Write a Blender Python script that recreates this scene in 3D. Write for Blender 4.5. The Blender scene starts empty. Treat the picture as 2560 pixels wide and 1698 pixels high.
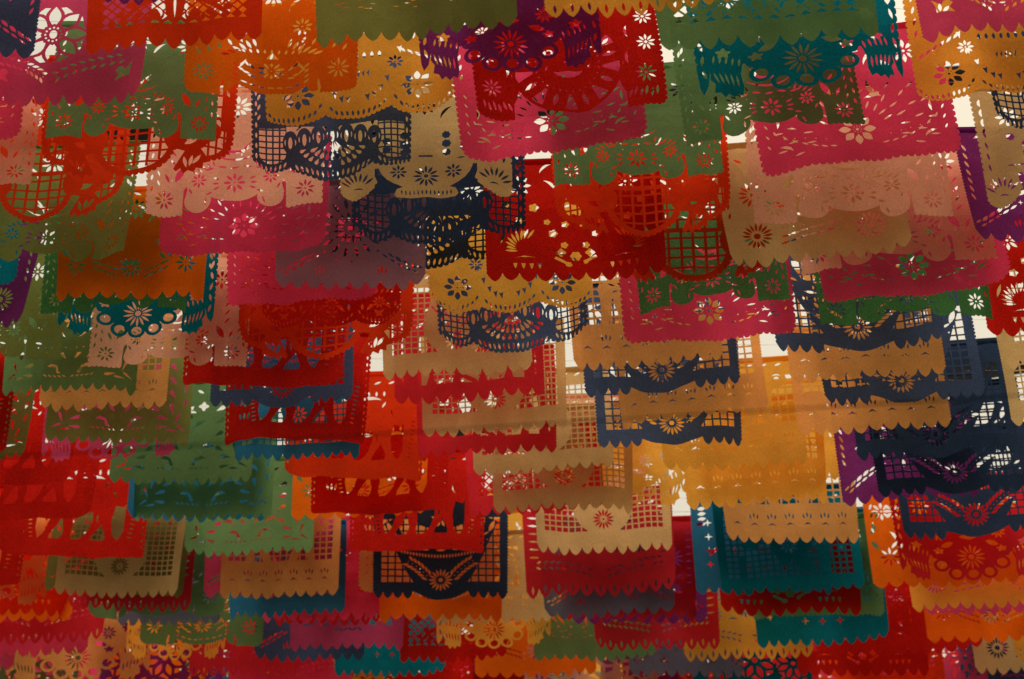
import bpy, math, random
import numpy as np
from mathutils import Vector, geometry

# ------------------------------------------------------------------ camera, sky, sun, exposure
scene = bpy.context.scene
COL = scene.collection
R = math.radians
PITCH, FPX, CAMZ = R(31.5), 5414.0, 1.6          # pitch up, focal length in photo pixels (2560 wide), eye height
cam_d = bpy.data.cameras.new('camera'); cam = bpy.data.objects.new('camera', cam_d); COL.objects.link(cam)
cam.location = (0, 0, CAMZ); cam.rotation_euler = (R(90) + PITCH, 0, 0)
cam_d.sensor_width = 36; cam_d.lens = FPX / 2560 * 36; cam_d.clip_end = 500
cam_d.dof.use_dof = True; cam_d.dof.focus_distance = 5.5; cam_d.dof.aperture_fstop = 5.0
scene.camera = cam

w = bpy.data.worlds.new('World'); scene.world = w; w.use_nodes = True
nt = w.node_tree; bg = nt.nodes['Background']
SUN_EL, SUN_AZ = R(52), R(14)
sky = nt.nodes.new('ShaderNodeTexSky'); sky.sky_type = 'NISHITA'; sky.sun_disc = False
sky.sun_elevation = SUN_EL; sky.sun_rotation = SUN_AZ; sky.air_density = 1.5; sky.dust_density = 6
mix = nt.nodes.new('ShaderNodeMix'); mix.data_type = 'RGBA'; mix.inputs[0].default_value = 0.92
mix.inputs[7].default_value = (4.7, 4.25, 3.2, 1)      # even warm overcast
nt.links.new(sky.outputs[0], mix.inputs[6]); nt.links.new(mix.outputs[2], bg.inputs[0])
bg.inputs[1].default_value = 0.1
sd = bpy.data.lights.new('sun', 'SUN'); sd.energy = 1.3; sd.angle = R(40); sd.color = (1, .94, .83)
so = bpy.data.objects.new('sun', sd); COL.objects.link(so)
sv = Vector((math.sin(SUN_AZ)*math.cos(SUN_EL), math.cos(SUN_AZ)*math.cos(SUN_EL), math.sin(SUN_EL)))
so.rotation_euler = sv.to_track_quat('Z', 'Y').to_euler(); so.location = (0, 0, 20)

scene.view_settings.view_transform = 'Standard'; scene.view_settings.look = 'None'
scene.view_settings.exposure = 0.52; scene.view_settings.gamma = 1
scene.render.engine = 'CYCLES'
cy = scene.cycles
cy.max_bounces = 10; cy.diffuse_bounces = 5; cy.transmission_bounces = 8; cy.transparent_max_bounces = 16
cy.use_denoising = True

# ------------------------------------------------------------------ materials
def lin(c):
    return tuple(((v/255)/12.92 if v/255 <= .04045 else ((v/255+.055)/1.055)**2.4) for v in c) + (1,)

COLORS = {
 'vermilion': (208,55,20), 'scarlet': (180,27,18), 'crimson': (196,40,48), 'pink': (214,62,94),
 'magenta': (196,66,102), 'orange': (230,104,20), 'gold': (226,164,64), 'amber': (222,154,84),
 'tan': (196,160,104), 'olive gold': (222,150,54), 'peach': (222,160,130), 'green': (98,130,80),
 'dark green': (68,118,66), 'pale green': (140,182,120), 'olive': (112,118,60), 'navy': (62,76,104),
 'black': (40,53,74), 'slate': (100,98,116), 'mauve': (146,104,118), 'purple': (112,42,102),
 'teal': (14,108,122), 'blue': (44,108,140),
}
def paper_material(name, rgb):
    m = bpy.data.materials.new(name.replace(' ', '_') + '_tissue_paper'); m.use_nodes = True
    n, l = m.node_tree.nodes, m.node_tree.links
    n.clear()
    out = n.new('ShaderNodeOutputMaterial')
    tc = n.new('ShaderNodeTexCoord'); oi = n.new('ShaderNodeObjectInfo')
    add = n.new('ShaderNodeVectorMath'); add.operation = 'ADD'
    mul = n.new('ShaderNodeMath'); mul.operation = 'MULTIPLY'; mul.inputs[1].default_value = 40
    l.new(oi.outputs['Random'], mul.inputs[0]); l.new(tc.outputs['Object'], add.inputs[0]); l.new(mul.outputs[0], add.inputs[1])
    dark = sum(rgb) < 270
    g = n.new('ShaderNodeTexNoise'); g.inputs['Scale'].default_value = 330; g.inputs['Detail'].default_value = 1
    b = n.new('ShaderNodeTexNoise'); b.inputs['Scale'].default_value = 9; b.inputs['Detail'].default_value = 2
    cr = n.new('ShaderNodeTexNoise'); cr.inputs['Scale'].default_value = 7; cr.inputs['Detail'].default_value = 2; cr.inputs['Distortion'].default_value = 1.4
    for t in (g, b, cr): l.new(add.outputs[0], t.inputs['Vector'])
    def rng(src, lo, hi):
        mr = n.new('ShaderNodeMapRange'); mr.inputs[1].default_value = .3; mr.inputs[2].default_value = .7
        mr.inputs[3].default_value = lo; mr.inputs[4].default_value = hi; l.new(src, mr.inputs[0]); return mr.outputs[0]
    m1 = n.new('ShaderNodeMath'); m1.operation = 'MULTIPLY'
    l.new(rng(g.outputs[0], .72 if dark else .86, 1.28 if dark else 1.12), m1.inputs[0]); l.new(rng(b.outputs[0], .88, 1.1), m1.inputs[1])
    sc = n.new('ShaderNodeVectorMath'); sc.operation = 'SCALE'; sc.inputs[0].default_value = lin(rgb)[:3]
    l.new(m1.outputs[0], sc.inputs['Scale'])
    hs = n.new('ShaderNodeHueSaturation')
    mr = n.new('ShaderNodeMapRange'); mr.inputs[3].default_value = 1.0; mr.inputs[4].default_value = 1.22
    l.new(oi.outputs['Random'], mr.inputs[0]); l.new(mr.outputs[0], hs.inputs['Value']); l.new(sc.outputs[0], hs.inputs['Color'])
    # faint creases from when the sheet lay folded and crumpled
    rs = n.new('ShaderNodeMath'); rs.operation = 'SUBTRACT'; rs.inputs[1].default_value = .5; l.new(b.outputs[0], rs.inputs[0])
    ra = n.new('ShaderNodeMath'); ra.operation = 'ABSOLUTE'; l.new(rs.outputs[0], ra.inputs[0])
    vm = n.new('ShaderNodeMapRange'); vm.inputs[2].default_value = .03; vm.inputs[3].default_value = 0; vm.inputs[4].default_value = .12; l.new(ra.outputs[0], vm.inputs[0])
    ha = n.new('ShaderNodeMath'); ha.operation = 'ADD'; l.new(cr.outputs[0], ha.inputs[0]); l.new(vm.outputs[0], ha.inputs[1])
    bp = n.new('ShaderNodeBump'); bp.inputs['Strength'].default_value = .32; bp.inputs['Distance'].default_value = .012
    l.new(ha.outputs[0], bp.inputs['Height'])
    tr = n.new('ShaderNodeBsdfTranslucent'); df = n.new('ShaderNodeBsdfDiffuse'); tp = n.new('ShaderNodeBsdfTransparent')
    for s in (tr, df, tp): l.new(hs.outputs[0], s.inputs['Color'])
    for s in (tr, df): l.new(bp.outputs[0], s.inputs['Normal'])
    a = n.new('ShaderNodeMixShader'); a.inputs[0].default_value = .8; l.new(df.outputs[0], a.inputs[1]); l.new(tr.outputs[0], a.inputs[2])
    c = n.new('ShaderNodeMixShader'); c.inputs[0].default_value = .06; l.new(a.outputs[0], c.inputs[1]); l.new(tp.outputs[0], c.inputs[2])
    l.new(c.outputs[0], out.inputs[0])
    return m
MAT = {k: paper_material(k, v) for k, v in COLORS.items()}

def plain_material(name, rgb, rough=.8, scale=20, vary=.25):
    m = bpy.data.materials.new(name); m.use_nodes = True
    n, l = m.node_tree.nodes, m.node_tree.links
    p = n['Principled BSDF']; p.inputs['Roughness'].default_value = rough
    t = n.new('ShaderNodeTexNoise'); t.inputs['Scale'].default_value = scale; t.inputs['Detail'].default_value = 6
    tc = n.new('ShaderNodeTexCoord'); l.new(tc.outputs['Object'], t.inputs['Vector'])
    r = n.new('ShaderNodeValToRGB')
    r.color_ramp.elements[0].position = .3; r.color_ramp.elements[1].position = .7
    r.color_ramp.elements[0].color = tuple(c*(1-vary) for c in rgb) + (1,); r.color_ramp.elements[1].color = tuple(c*(1+vary) for c in rgb) + (1,)
    l.new(t.outputs[0], r.inputs[0]); l.new(r.outputs[0], p.inputs['Base Color'])
    return m
M_WOOD = plain_material('dark_timber', (.012, .009, .008), .8, 14, .4)
M_STRING = plain_material('cotton_string', (.78, .74, .64), .9, 60)
M_STEEL = plain_material('black_cable', (.004, .004, .004), 1, 60); M_STEEL.node_tree.nodes['Principled BSDF'].inputs['Specular IOR Level'].default_value = .02
M_GROUND = plain_material('street_paving', (.32, .3, .26), .9, 3, .3)

# ------------------------------------------------------------------ ground and the timber frames overhead
def mesh_obj(name, verts, faces, mat, parent=None, loc=(0, 0, 0)):
    me = bpy.data.meshes.new(name); me.from_pydata(verts, [], faces); me.update()
    if mat: me.materials.append(mat)
    o = bpy.data.objects.new(name, me); COL.objects.link(o); o.location = loc
    if parent: o.parent = parent
    return o
g = mesh_obj('ground', [(-150,-150,0),(150,-150,0),(150,150,0),(-150,150,0)], [(0,1,2,3)], M_GROUND); g['kind'] = 'structure'

def box(x0, x1, y0, y1, z0, z1, b=.012):
    """box with chamfered long edges"""
    v, f = [], []
    ax = 0 if (x1-x0) > max(y1-y0, z1-z0) else 2
    lo, hi = ((x0, x1) if ax == 0 else (z0, z1))
    (a0, a1), (c0, c1) = ((y0, y1), (z0, z1)) if ax == 0 else ((x0, x1), (y0, y1))
    ring = [(a0+b, c0), (a1-b, c0), (a1, c0+b), (a1, c1-b), (a1-b, c1), (a0+b, c1), (a0, c1-b), (a0, c0+b)]
    for e in (lo, hi):
        for p, q in ring: v.append((e, p, q) if ax == 0 else (p, q, e))
    f = [tuple(range(8))[::-1], tuple(range(8, 16))] + [(i, (i+1) % 8, (i+1) % 8+8, i+8) for i in range(8)]
    return v, f
def tube(pts, r, n=6):
    v, f = [], []
    for p in pts:
        for k in range(n):
            a = 2*math.pi*k/n; v.append((p[0], p[1]+r*math.cos(a), p[2]+r*math.sin(a)))
    for i in range(len(pts)-1):
        for k in range(n):
            f.append((i*n+k, i*n+(k+1) % n, (i+1)*n+(k+1) % n, (i+1)*n+k))
    return v, f

def ray(u, v):
    xc, yc = (u-1280)/FPX, (849-v)/FPX
    return np.array((xc, math.cos(PITCH)-yc*math.sin(PITCH), math.sin(PITCH)+yc*math.cos(PITCH)))
def at_h(u, v, h):
    r = ray(u, v); return r*(h/r[2])
def at_y(u, v, y):
    r = ray(u, v); return r*(y/r[1])

HB = 4.75
for (pa, pb, th, lab) in (((330, 335), (2420, 190), .05, 'dark timber beam crossing behind the upper banners, near the top'),
                          ((450, 1215), (2110, 965), .12, 'thick dark timber beam behind the middle banners')):
    A, B = at_h(*pa, HB), at_h(*pb, HB)
    A[1] = B[1] = (A[1]+B[1])/2
    A = at_y(*pa, A[1]); B = at_y(*pb, B[1])
    s = (B[2]-A[2])/(B[0]-A[0]); X = 3.4
    root = bpy.data.objects.new('timber_frame', None); COL.objects.link(root)
    cz = A[2]+s*(0-A[0])+CAMZ
    root.location = (0, A[1], 0); root['label'] = lab; root['category'] = 'beam'; root['group'] = 'timber frames over the street'
    v, f = box(-X, X, -.045, .045, cz-th/2, cz+th/2)
    v = [(p[0], p[1], p[2]+s*p[0]) for p in v]
    mesh_obj('beam', v, f, M_WOOD, root)
    for sx in (-1, 1):
        px = sx*(X-.42); v, f = box(px-.06, px+.06, -.06, .06, 0, cz+s*px-th/2)
        mesh_obj('post', v, f, M_WOOD, root)

# ------------------------------------------------------------------ cut-paper designs (unit width, x -.5...5, y 0....82)
HS = .82
class Cut:
    def __init__(s): s.ops = []                      # (is_paper, polygon)
    def P(s, pts): s.ops.append((True, [tuple(p) for p in pts]))
    def H(s, pts): s.ops.append((False, [tuple(p) for p in pts]))
def leafp(cx, cy, L, W, deg, n=4):
    L *= 1.06; W *= 1.2
    a = R(deg); c, q = math.cos(a), math.sin(a); pts = []
    for i in range(n*2):
        t = i/n
        u, w_ = (-.5+t, -math.sin(math.pi*t)*.5) if t <= 1 else (.5-(t-1), math.sin(math.pi*(t-1))*.5)
        pts.append((cx+u*L*c-w_*W*q, cy+u*L*q+w_*W*c))
    return pts
def dropp(cx, cy, L, W, deg):
    a = R(deg); c, q = math.cos(a), math.sin(a)
    raw = [(-.5,0),(-.1,-.28),(.2,-.48),(.42,-.36),(.5,0),(.42,.36),(.2,.48),(-.1,.28)]
    return [(cx+u*L*c-v*W*q, cy+u*L*q+v*W*c) for u, v in raw]
def ell(cx, cy, rx, ry, n=12, a0=0):
    return [(cx+rx*math.cos(2*math.pi*i/n+a0), cy+ry*math.sin(2*math.pi*i/n+a0)) for i in range(n)]
def rect(x0, x1, y0, y1): return [(x0,y0),(x1,y0),(x1,y1),(x0,y1)]
def blob(cx, cy, r, n=6, k=.25, ph=0, sy=1):
    return [(cx+r*(1+k*math.cos(n*a))*math.cos(a+ph), cy+sy*r*(1+k*math.cos(n*a))*math.sin(a+ph)) for a in [2*math.pi*i/(n*4) for i in range(n*4)]]
def cres(cx, cy, r, deg, span=100, th=.25):
    A = [R(deg-span/2+span*i/6) for i in range(7)]
    o = [(cx+r*math.cos(a), cy+r*math.sin(a)) for a in A]
    i_ = [(cx+(r-r*th*math.sin(math.pi*(j)/6)-.0004)*math.cos(a), cy+(r-r*th*math.sin(math.pi*j/6)-.0004)*math.sin(a)) for j, a in enumerate(A)]
    return o + i_[1:-1][::-1]
def star4(cx, cy, r): return [(cx+(r if i % 2 == 0 else r*.28)*math.cos(math.pi*i/4), cy+(r if i % 2 == 0 else r*.28)*math.sin(math.pi*i/4)) for i in range(8)]
def daisy(c, cx, cy, r0, r1, n, wd, rc=0, a0=90, sy=1):
    for k in range(n):
        a = a0+360*k/n; rm = (r0+r1)/2
        c.H(leafp(cx+rm*math.cos(R(a)), cy+sy*rm*math.sin(R(a)), (r1-r0)*(1 if sy == 1 else .5+.5*abs(math.cos(R(a)))), wd, math.degrees(math.atan2(sy*math.sin(R(a)), math.cos(R(a))))))
    if rc: c.H(ell(cx, cy, rc, rc, 8))
def grid(c, x0, x1, y0, y1, nx, ny, bar, keep=None, rnd=random.Random(5)):
    dx, dy = (x1-x0)/nx, (y1-y0)/ny
    j = lambda: rnd.uniform(-bar*.12, bar*.12)
    for i in range(nx):
        for k in range(ny):
            a, b = x0+i*dx, y0+k*dy
            if keep and not keep(a+dx/2, b+dy/2): continue
            c.H([(a+bar/2+j(), b+bar/2+j()), (a+dx-bar/2+j(), b+bar/2+j()), (a+dx-bar/2+j(), b+dy-bar/2+j()), (a+bar/2+j(), b+dy-bar/2+j())])
def sprig(c, x0, y0, x1, y1, n, L, W, spread=26, dots=False, bow=0):
    d = math.degrees(math.atan2(y1-y0, x1-x0)); nx, ny = -(y1-y0), (x1-x0); q = math.hypot(nx, ny); nx, ny = nx/q, ny/q
    for i in range(n):
        t = (i+.5)/n; o = bow*4*t*(1-t)
        x, y = x0+(x1-x0)*t+nx*o, y0+(y1-y0)*t+ny*o; dd = d+math.degrees(math.atan2(bow*4*(1-2*t), q))
        for s in (-1, 1):
            c.H(leafp(x+s*nx*W*1.9, y+s*ny*W*1.9, L, W, dd+s*spread))
        if dots: c.H(ell(x, y, W*.28, W*.28, 6))
def scal(path, pitch, amp, style='round'):
    """bumpy edge along a polyline whose outside is on its right-hand side"""
    P = [np.array(p, float) for p in path]; L = [0]
    for a, b in zip(P, P[1:]): L.append(L[-1]+np.linalg.norm(b-a))
    n = max(1, round(L[-1]/pitch)); res = []; m = 5
    def at(s):
        for i in range(len(P)-1):
            if s <= L[i+1]+1e-9:
                t = (s-L[i])/max(1e-9, L[i+1]-L[i]); d = (P[i+1]-P[i])/max(1e-9, L[i+1]-L[i])
                return P[i]+(P[i+1]-P[i])*t, np.array((d[1], -d[0]))
        d = P[-1]-P[-2]; d /= np.linalg.norm(d); return P[-1], np.array((d[1], -d[0]))
    for k in range(n):
        for j in range(m):
            q = -1+2*j/m; s = L[-1]*(k+j/m)/n
            off = amp*(math.sqrt(max(0, 1-q*q))-1) if style == 'round' else -amp*(.3*abs(q)+.7*abs(q)**3)
            p, nn = at(s); res.append(tuple(p+nn*off))
    return res
def arc(x0, y0, x1, y1, dip, n=14):
    return [(x0+(x1-x0)*i/n, y0+(y1-y0)*i/n-dip*math.sin(math.pi*i/n)**.8) for i in range(n+1)]
def fringe(x0, x1, n, amp, base=0, rnd=None):
    res = []
    wds = [1]*n if rnd is None else [rnd.uniform(.9, 1.1) for _ in range(n)]
    tot = sum(wds); x = x0
    for k in range(n):
        wd = (x1-x0)*wds[k]/tot; aa = amp if rnd is None else amp*rnd.uniform(.9, 1.1)
        for j in range(8):
            q = -1+2*j/8; res.append((x+wd*(q+1)/2, base+aa*(.45*abs(q)+.55*abs(q)**3.6)+(amp-aa)))
        x += wd
    return res
def base_fringe(c, n=11, amp=.05, side=.006, pitch=.022, rnd=None):
    rs = scal([(.5, amp*.9), (.5, HS)], pitch, side) if side else [(.5, amp*.9), (.5, .4)]
    ls = scal([(-.5, HS), (-.5, amp*.9)], pitch, side) if side else [(-.5, .4)]
    c.P(fringe(-.5+side, .5-side, n, amp, 0, rnd)[1:] + rs + [(.5-side, HS), (-.5+side, HS)] + ls[1:])
def base_path(c, bottom_runs, side=.012, pitch=.035, bpitch=.033, bamp=.012):
    """bottom_runs: list of polylines left to right, each gets its own bumps"""
    pts = []
    for r in bottom_runs: pts += scal(r, bpitch, bamp)
    yl, yr = bottom_runs[0][0][1], bottom_runs[-1][-1][1]
    pts += scal([(.5, yr), (.5, HS)], pitch, side) + [(.5-side, HS), (-.5+side, HS)]
    pts += scal([(-.5, HS), (-.5, yl)], pitch, side)[1:]
    c.P(pts)
def rounded(r):
    L = [(-.5, r)] + [(-.5+r*(1-math.cos(R(90*i/5))), r*(1-math.sin(R(90*i/5)))) for i in range(1, 6)]
    return L + [(-x, y) for x, y in L[::-1]]
def top_decor(c, seed, y0=.5):
    rnd = random.Random(seed)
    for sx in (-1, 1):
        daisy(c, sx*.3, y0+.08, .02, .07, 8, .018, .008)
        for k in range(4): c.H(leafp(sx*.45, y0-.02+k*.07, .045, .014, 90+sx*20))
        c.H(cres(sx*.16, y0+.04, .07, 90+sx*50)); c.H(cres(sx*.12, y0+.16, .06, 90-sx*40))
    daisy(c, 0, y0+.14, .025, .08, 10, .02, .012)
    for k in range(9): c.H(leafp(-.36+.09*k, y0+.26, .05, .014, rnd.choice((20, -20, 60))))
D = {}
def design(fn): D[fn.__name__[2:]] = fn; return fn

@design
def d_flower(c):                                    # eight-petal flower, dashes, rounded scalloped edge
    base_path(c, [rounded(.075)], .013, .038, .036, .014)
    daisy(c, 0, .2, .032, .092, 8, .034); c.H(ell(0, .2, .009, .009, 8))
    for k in range(8): c.H(ell(.02*math.cos(k*.785), .2+.02*math.sin(k*.785), .003, .003, 5))
    for sx in (-1, 1):
        for (r, n, a0, a1) in ((.17, 5, 20, 80), (.24, 6, -14, 66), (.32, 6, -22, 55), (.385, 4, -12, 40)):
            for k in range(n):
                a = a0+(a1-a0)*k/(n-1)
                c.H(leafp(sx*r*math.cos(R(a)), .2+r*math.sin(R(a))*.95, .048, .0092, 90-sx*(90-a) if k % 2 else 90-sx*(80-a)))
        for k in range(7): c.H(leafp(sx*(.13+.045*k), .11+.006*k*k*.6, .034, .008, sx*(8+9*k)))
        for k in range(5): c.H(ell(sx*(.16+.05*k), .155+.01*k, .0035, .0035, 5)); c.H(leafp(sx*.44, .17+.06*k, .03, .008, 90-sx*30))
        c.H(cres(sx*.37, .11, .045, 90+sx*30, 110, .35)); c.H(cres(sx*.42, .3, .05, 180 if sx > 0 else 0, 90, .3))
        c.H(cres(sx*.15, .46, .07, 270-sx*60, 120, .4)); c.H(dropp(sx*.1, .4, .09, .03, 90-sx*70)); c.H(leafp(sx*.2, .56, .1, .035, 90+sx*30))
    c.H(cres(0, .5, .09, 270, 100, .35)); top_decor(c, 1, .56)

def _lily(c, tabr=.0):
    base_path(c, [[(-.5, .0), (.5, .0)]], .01, .036, .03, .009)
    c.H(rect(-.288, .284, -.05, .096))
    c.P(ell(-.204, .08, .076, .07, 16)); c.P(ell(.2, .08, .074, .068, 16)); c.P(ell(.0, .17, .18, .112, 22))
    for sx in (-1, 1):
        c.H([(sx*.288, -.02), (sx*.285, .15), (sx*.27, .17), (sx*.262, .15), (sx*.279, .09), (sx*.282, .04)])
        daisy(c, sx*.395, .1, .018, .056, 9, .013, .006)
        daisy(c, sx*.2, .2, .012, .045, 8, .012, .005)
        c.H(leafp(sx*.31, .25, .1, .035, 90+sx*28)); c.H(leafp(sx*.38, .23, .06, .015, 90-sx*24))
        for k in range(7): c.H(leafp(sx*.468, .16+.07*k, .038, .012, 90+sx*12))
        for k in range(4): c.H(leafp(sx*.35, .33+.06*k, .05, .012, 90-sx*40))
        c.H(cres(sx*.15, .335, .12, 90+sx*60, 60, .12)); c.H(cres(sx*.2, .07, .045, 0 if sx < 0 else 200, 60, .25))
    daisy(c, 0, .17, .018, .062, 8, .016, .005)
    for sx in (-1, 1):
        for k in range(5): c.H(leafp(sx*(.12+.026*k), .3-.012*k, .04, .009, 90-sx*(20+10*k)))
        for k in range(4): c.H(leafp(sx*.43, .2+.06*k, .035, .009, 90-sx*20)); c.H(ell(sx*(.3+.025*k), .215, .0035, .0035, 5))
        c.H(leafp(sx*.14, .115, .04, .01, -sx*20)); c.H(leafp(sx*.245, .14, .04, .01, 90-sx*30))
    for sx in (-1, 1):
        for k, yy in ((0, .17), (1, .2), (2, .14)): c.H(leafp(sx*(.105 if k == 0 else .1), yy, .038, .011, sx*(0, 25, -25)[k]))
    for k in range(5): c.H(leafp(-.14+.07*k, .265+(.008 if k % 2 else 0), .05, .012, (12, -10)[k % 2]))
    for k in range(6): c.H(ell(-.13+.05*k, .235, .003, .003, 5))
    c.H(cres(0, .46, .1, 270, 110, .2)); c.H(cres(0, .5, .19, 270, 90, .07)); top_decor(c, 2, .55)
@design
def d_lily(c): _lily(c)

@design
def d_bell(c):                                      # lattice bags with tassels and thick border
    base_path(c, [[(-.5, .3), (.5, .3)]], .012, .034, .05, 0)
    grid(c, -.43, -.34, .3, .6, 2, 4, .016); grid(c, .34, .43, .3, .6, 2, 4, .016)
    grid(c, -.14, .14, .33, .52, 4, 3, .016)
    for sx in (-1, 1):
        outer = [(.5, .32), (.497, .24), (.475, .17), (.43, .125), (.36, .09)]
        o = scal([(sx*x, y) for x, y in (outer if sx < 0 else outer[::-1])], .034, .011)
        i = [(.34, .12), (.41, .155), (.445, .2), (.455, .25), (.455, .32)]
        i = [(sx*x, y) for x, y in i]
        c.P(o + (i if sx < 0 else i[::-1]))
        c.P(ell(sx*.265, .25, .105, .1, 18)); c.P(ell(sx*.36, .29, .07, .07, 12))
        for k in range(5): c.P([(sx*(.36+.02*k), .12+.012*k), (sx*(.372+.02*k), .12+.012*k), (sx*(.372+.02*k), .32), (sx*(.36+.02*k), .32)] if k % 2 == 0 else rect(min(sx*.3, sx*.46), max(sx*.3, sx*.46), .15+.035*k, .163+.035*k))
        c.P([(sx*.27, .2), (sx*.2, .03), (sx*.215, .012), (sx*.235, .035), (sx*.25, 0), (sx*.272, .03), (sx*.3, .02), (sx*.31, .05), (sx*.345, .05), (sx*.345, .085), (sx*.38, .1), (sx*.31, .2)])
        for k in range(3): c.H(leafp(sx*(.255+.028*k), .08+.012*k, .07, .016, 90-sx*(-12+22*k)))
        for k in range(7):
            a = 90-sx*(200+k*24); c.H(leafp(sx*.25+.075*math.cos(R(a)), .27+.075*math.sin(R(a)), .045, .014, a))
        c.H(cres(sx*.27, .3, .08, 270, 70, .2)); c.H(leafp(sx*.27, .21, .07, .02, 20*sx))
    c.P(scal([(.215*math.cos(R(a)), .215+.215*math.sin(R(a))) for a in range(180, 361, 15)], .034, .012) + [(.215, .33), (-.215, .33)])
    c.H([(.172*math.cos(R(a)), .215+.172*math.sin(R(a))) for a in range(180, 361, 12)] + [(.172, .31), (-.172, .31)])
    for x in (-.125, -.06, .0, .065, .125): c.P([(x-.007, .06 if abs(x) < .1 else .1), (x+.007, .06 if abs(x) < .1 else .1), (x+.012, .33), (x-.004, .33)])
    for k, y in enumerate((.09, .15, .21, .27)): c.P([(-.17, y-.006), (.17, y-.006+.01*(k % 2)), (.17, y+.008+.01*(k % 2)), (-.17, y+.007)])
    for sx in (-1, 1): c.P(ell(sx*.2, .25, .06, .09, 14))
    top_decor(c, 3, .56)

@design
def d_lace(c):                                      # three scalloped bags, lattice in outer ones, fan in the middle
    base_path(c, [arc(-.5, .13, -.26, .085, .055), arc(-.26, .085, .24, .08, .08), arc(.24, .08, .5, .13, .05)], .014, .036, .036, .013)
    for sx in (-1, 1):
        for k in range(8): c.H(leafp(sx*.468, .16+.075*k, .04, .013, 90))
        c.H([(sx*(.365+.085*math.cos(R(q))), .18+.068*math.sin(R(q))) for q in range(180, 361, 18)] + [(sx*.45, .36), (sx*.285, .36)])
        for k in range(3): c.P(rect(sx*(.32+.042*k)-.0055, sx*(.32+.042*k)+.0055, .09, .37))
        for k in range(6): c.P([(sx*.27, .132+.042*k), (sx*.46, .138+.042*k), (sx*.46, .149+.042*k), (sx*.27, .143+.042*k)])
        for t in np.linspace(-1, 1, 7): c.H(leafp(sx*(.375+.088*t), .077+.03*t*t, .04, .0105, 90-sx*22*t))
    c.H([(-.27, .2), (-.2, .26), (0, .29), (.2, .26), (.27, .2), (.28, .37), (-.28, .37)])
    for k in range(7):
        x, y = -.255+.085*k, .28+.03*math.cos((k-3)*.75)
        c.P(ell(x, y, .047, .08, 16)); c.H(ell(x, y-.004, .013, .042, 8))
        for sx in (-1, 1): c.H(cres(x, y, .036, 90-90*sx, 80, .2))
    c.P([(-.29, .14), (-.25, .185), (-.18, .225), (-.09, .25), (0, .26), (.09, .25), (.18, .225), (.25, .185), (.29, .14), (.1, .06), (-.1, .06)])
    for t in np.linspace(-1, 1, 15): c.H(leafp(.215*t, .05+.04*t*t, .044, .0115, 90-24*t))
    for (r, n, L, wd, a0, a1) in ((.062, 5, .07, .02, 232, 308), (.125, 9, .058, .0225, 212, 328), (.183, 12, .045, .021, 204, 336)):
        for k in range(n):
            a = a0+(a1-a0)*(k+.5)/n; c.H(dropp(r*math.cos(R(a))*1.12, .29+r*math.sin(R(a))*.96, L, wd*1.15, a))
    top_decor(c, 4, .46)

def _swag(c, variant=0):
    base_path(c, [arc(-.5, .12, -.17, .075, .075), arc(-.17, .075, .17, .075, .055), arc(.17, .075, .5, .12, .075)], .012, .034, .028, .01)
    for cx, dip, y0 in ((-.335, .075, .097), (0, .055, .075), (.335, .075, .097)):
        for t in np.linspace(-1, 1, 11): c.H(leafp(cx+.14*t, y0-dip*max(0, 1-t*t)**.6+.036, .036, .012, 90-26*t))
    if variant == 0:
        for sx in (-1, 1):
            daisy(c, sx*.31, .2, .03, .085, 8, .03); c.H(ell(sx*.31, .2, .007, .007, 7))
            for k in range(8): c.H(ell(sx*.31+.019*math.cos(k*.785), .2+.019*math.sin(k*.785), .003, .003, 5))
            for k in range(6):
                a = 180+sx*0+k*36; x, y = sx*.03+sx*(.02+.035*k), .14+.012*k*k
                c.H([(x, y+.02), (x+.012, y+.028), (x+.004, y-.022), (x-.014, y+.022)])
            daisy(c, sx*.2, .36, .012, .045, 8, .013, .005)
            for k in range(6): c.H(leafp(sx*(.44-.04*k), .34+.02*k, .045, .014, 90+sx*40))
        for k in range(5): c.H([(-.05+.025*k, .3), (-.035+.025*k, .32), (-.04+.025*k, .275)])
        for k in range(7): c.H(leafp(-.12+.04*k, .42, .04, .016, 90))
    else:
        for cx in (-.335, 0, .335):
            for sx in (-1, 1):
                c.H(cres(cx+sx*.03, .16, .07, 270-sx*40, 80, .4)); c.H(dropp(cx+sx*.07, .16, .07, .03, 90+sx*40)); c.H(leafp(cx+sx*.12, .17, .05, .018, 90))
            daisy(c, cx, .2, .014, .05, 9, .014, .008)
            for k in range(6): c.H(leafp(cx-.1+.04*k, .28, .04, .014, 60))
        for k in range(8): c.H(leafp(-.35+.1*k, .36, .07, .03, (20, -30)[k % 2]))
    top_decor(c, 5, .5)
@design
def d_swag(c): _swag(c, 0)
@design
def d_swag_bird(c): _swag(c, 1)

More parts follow.
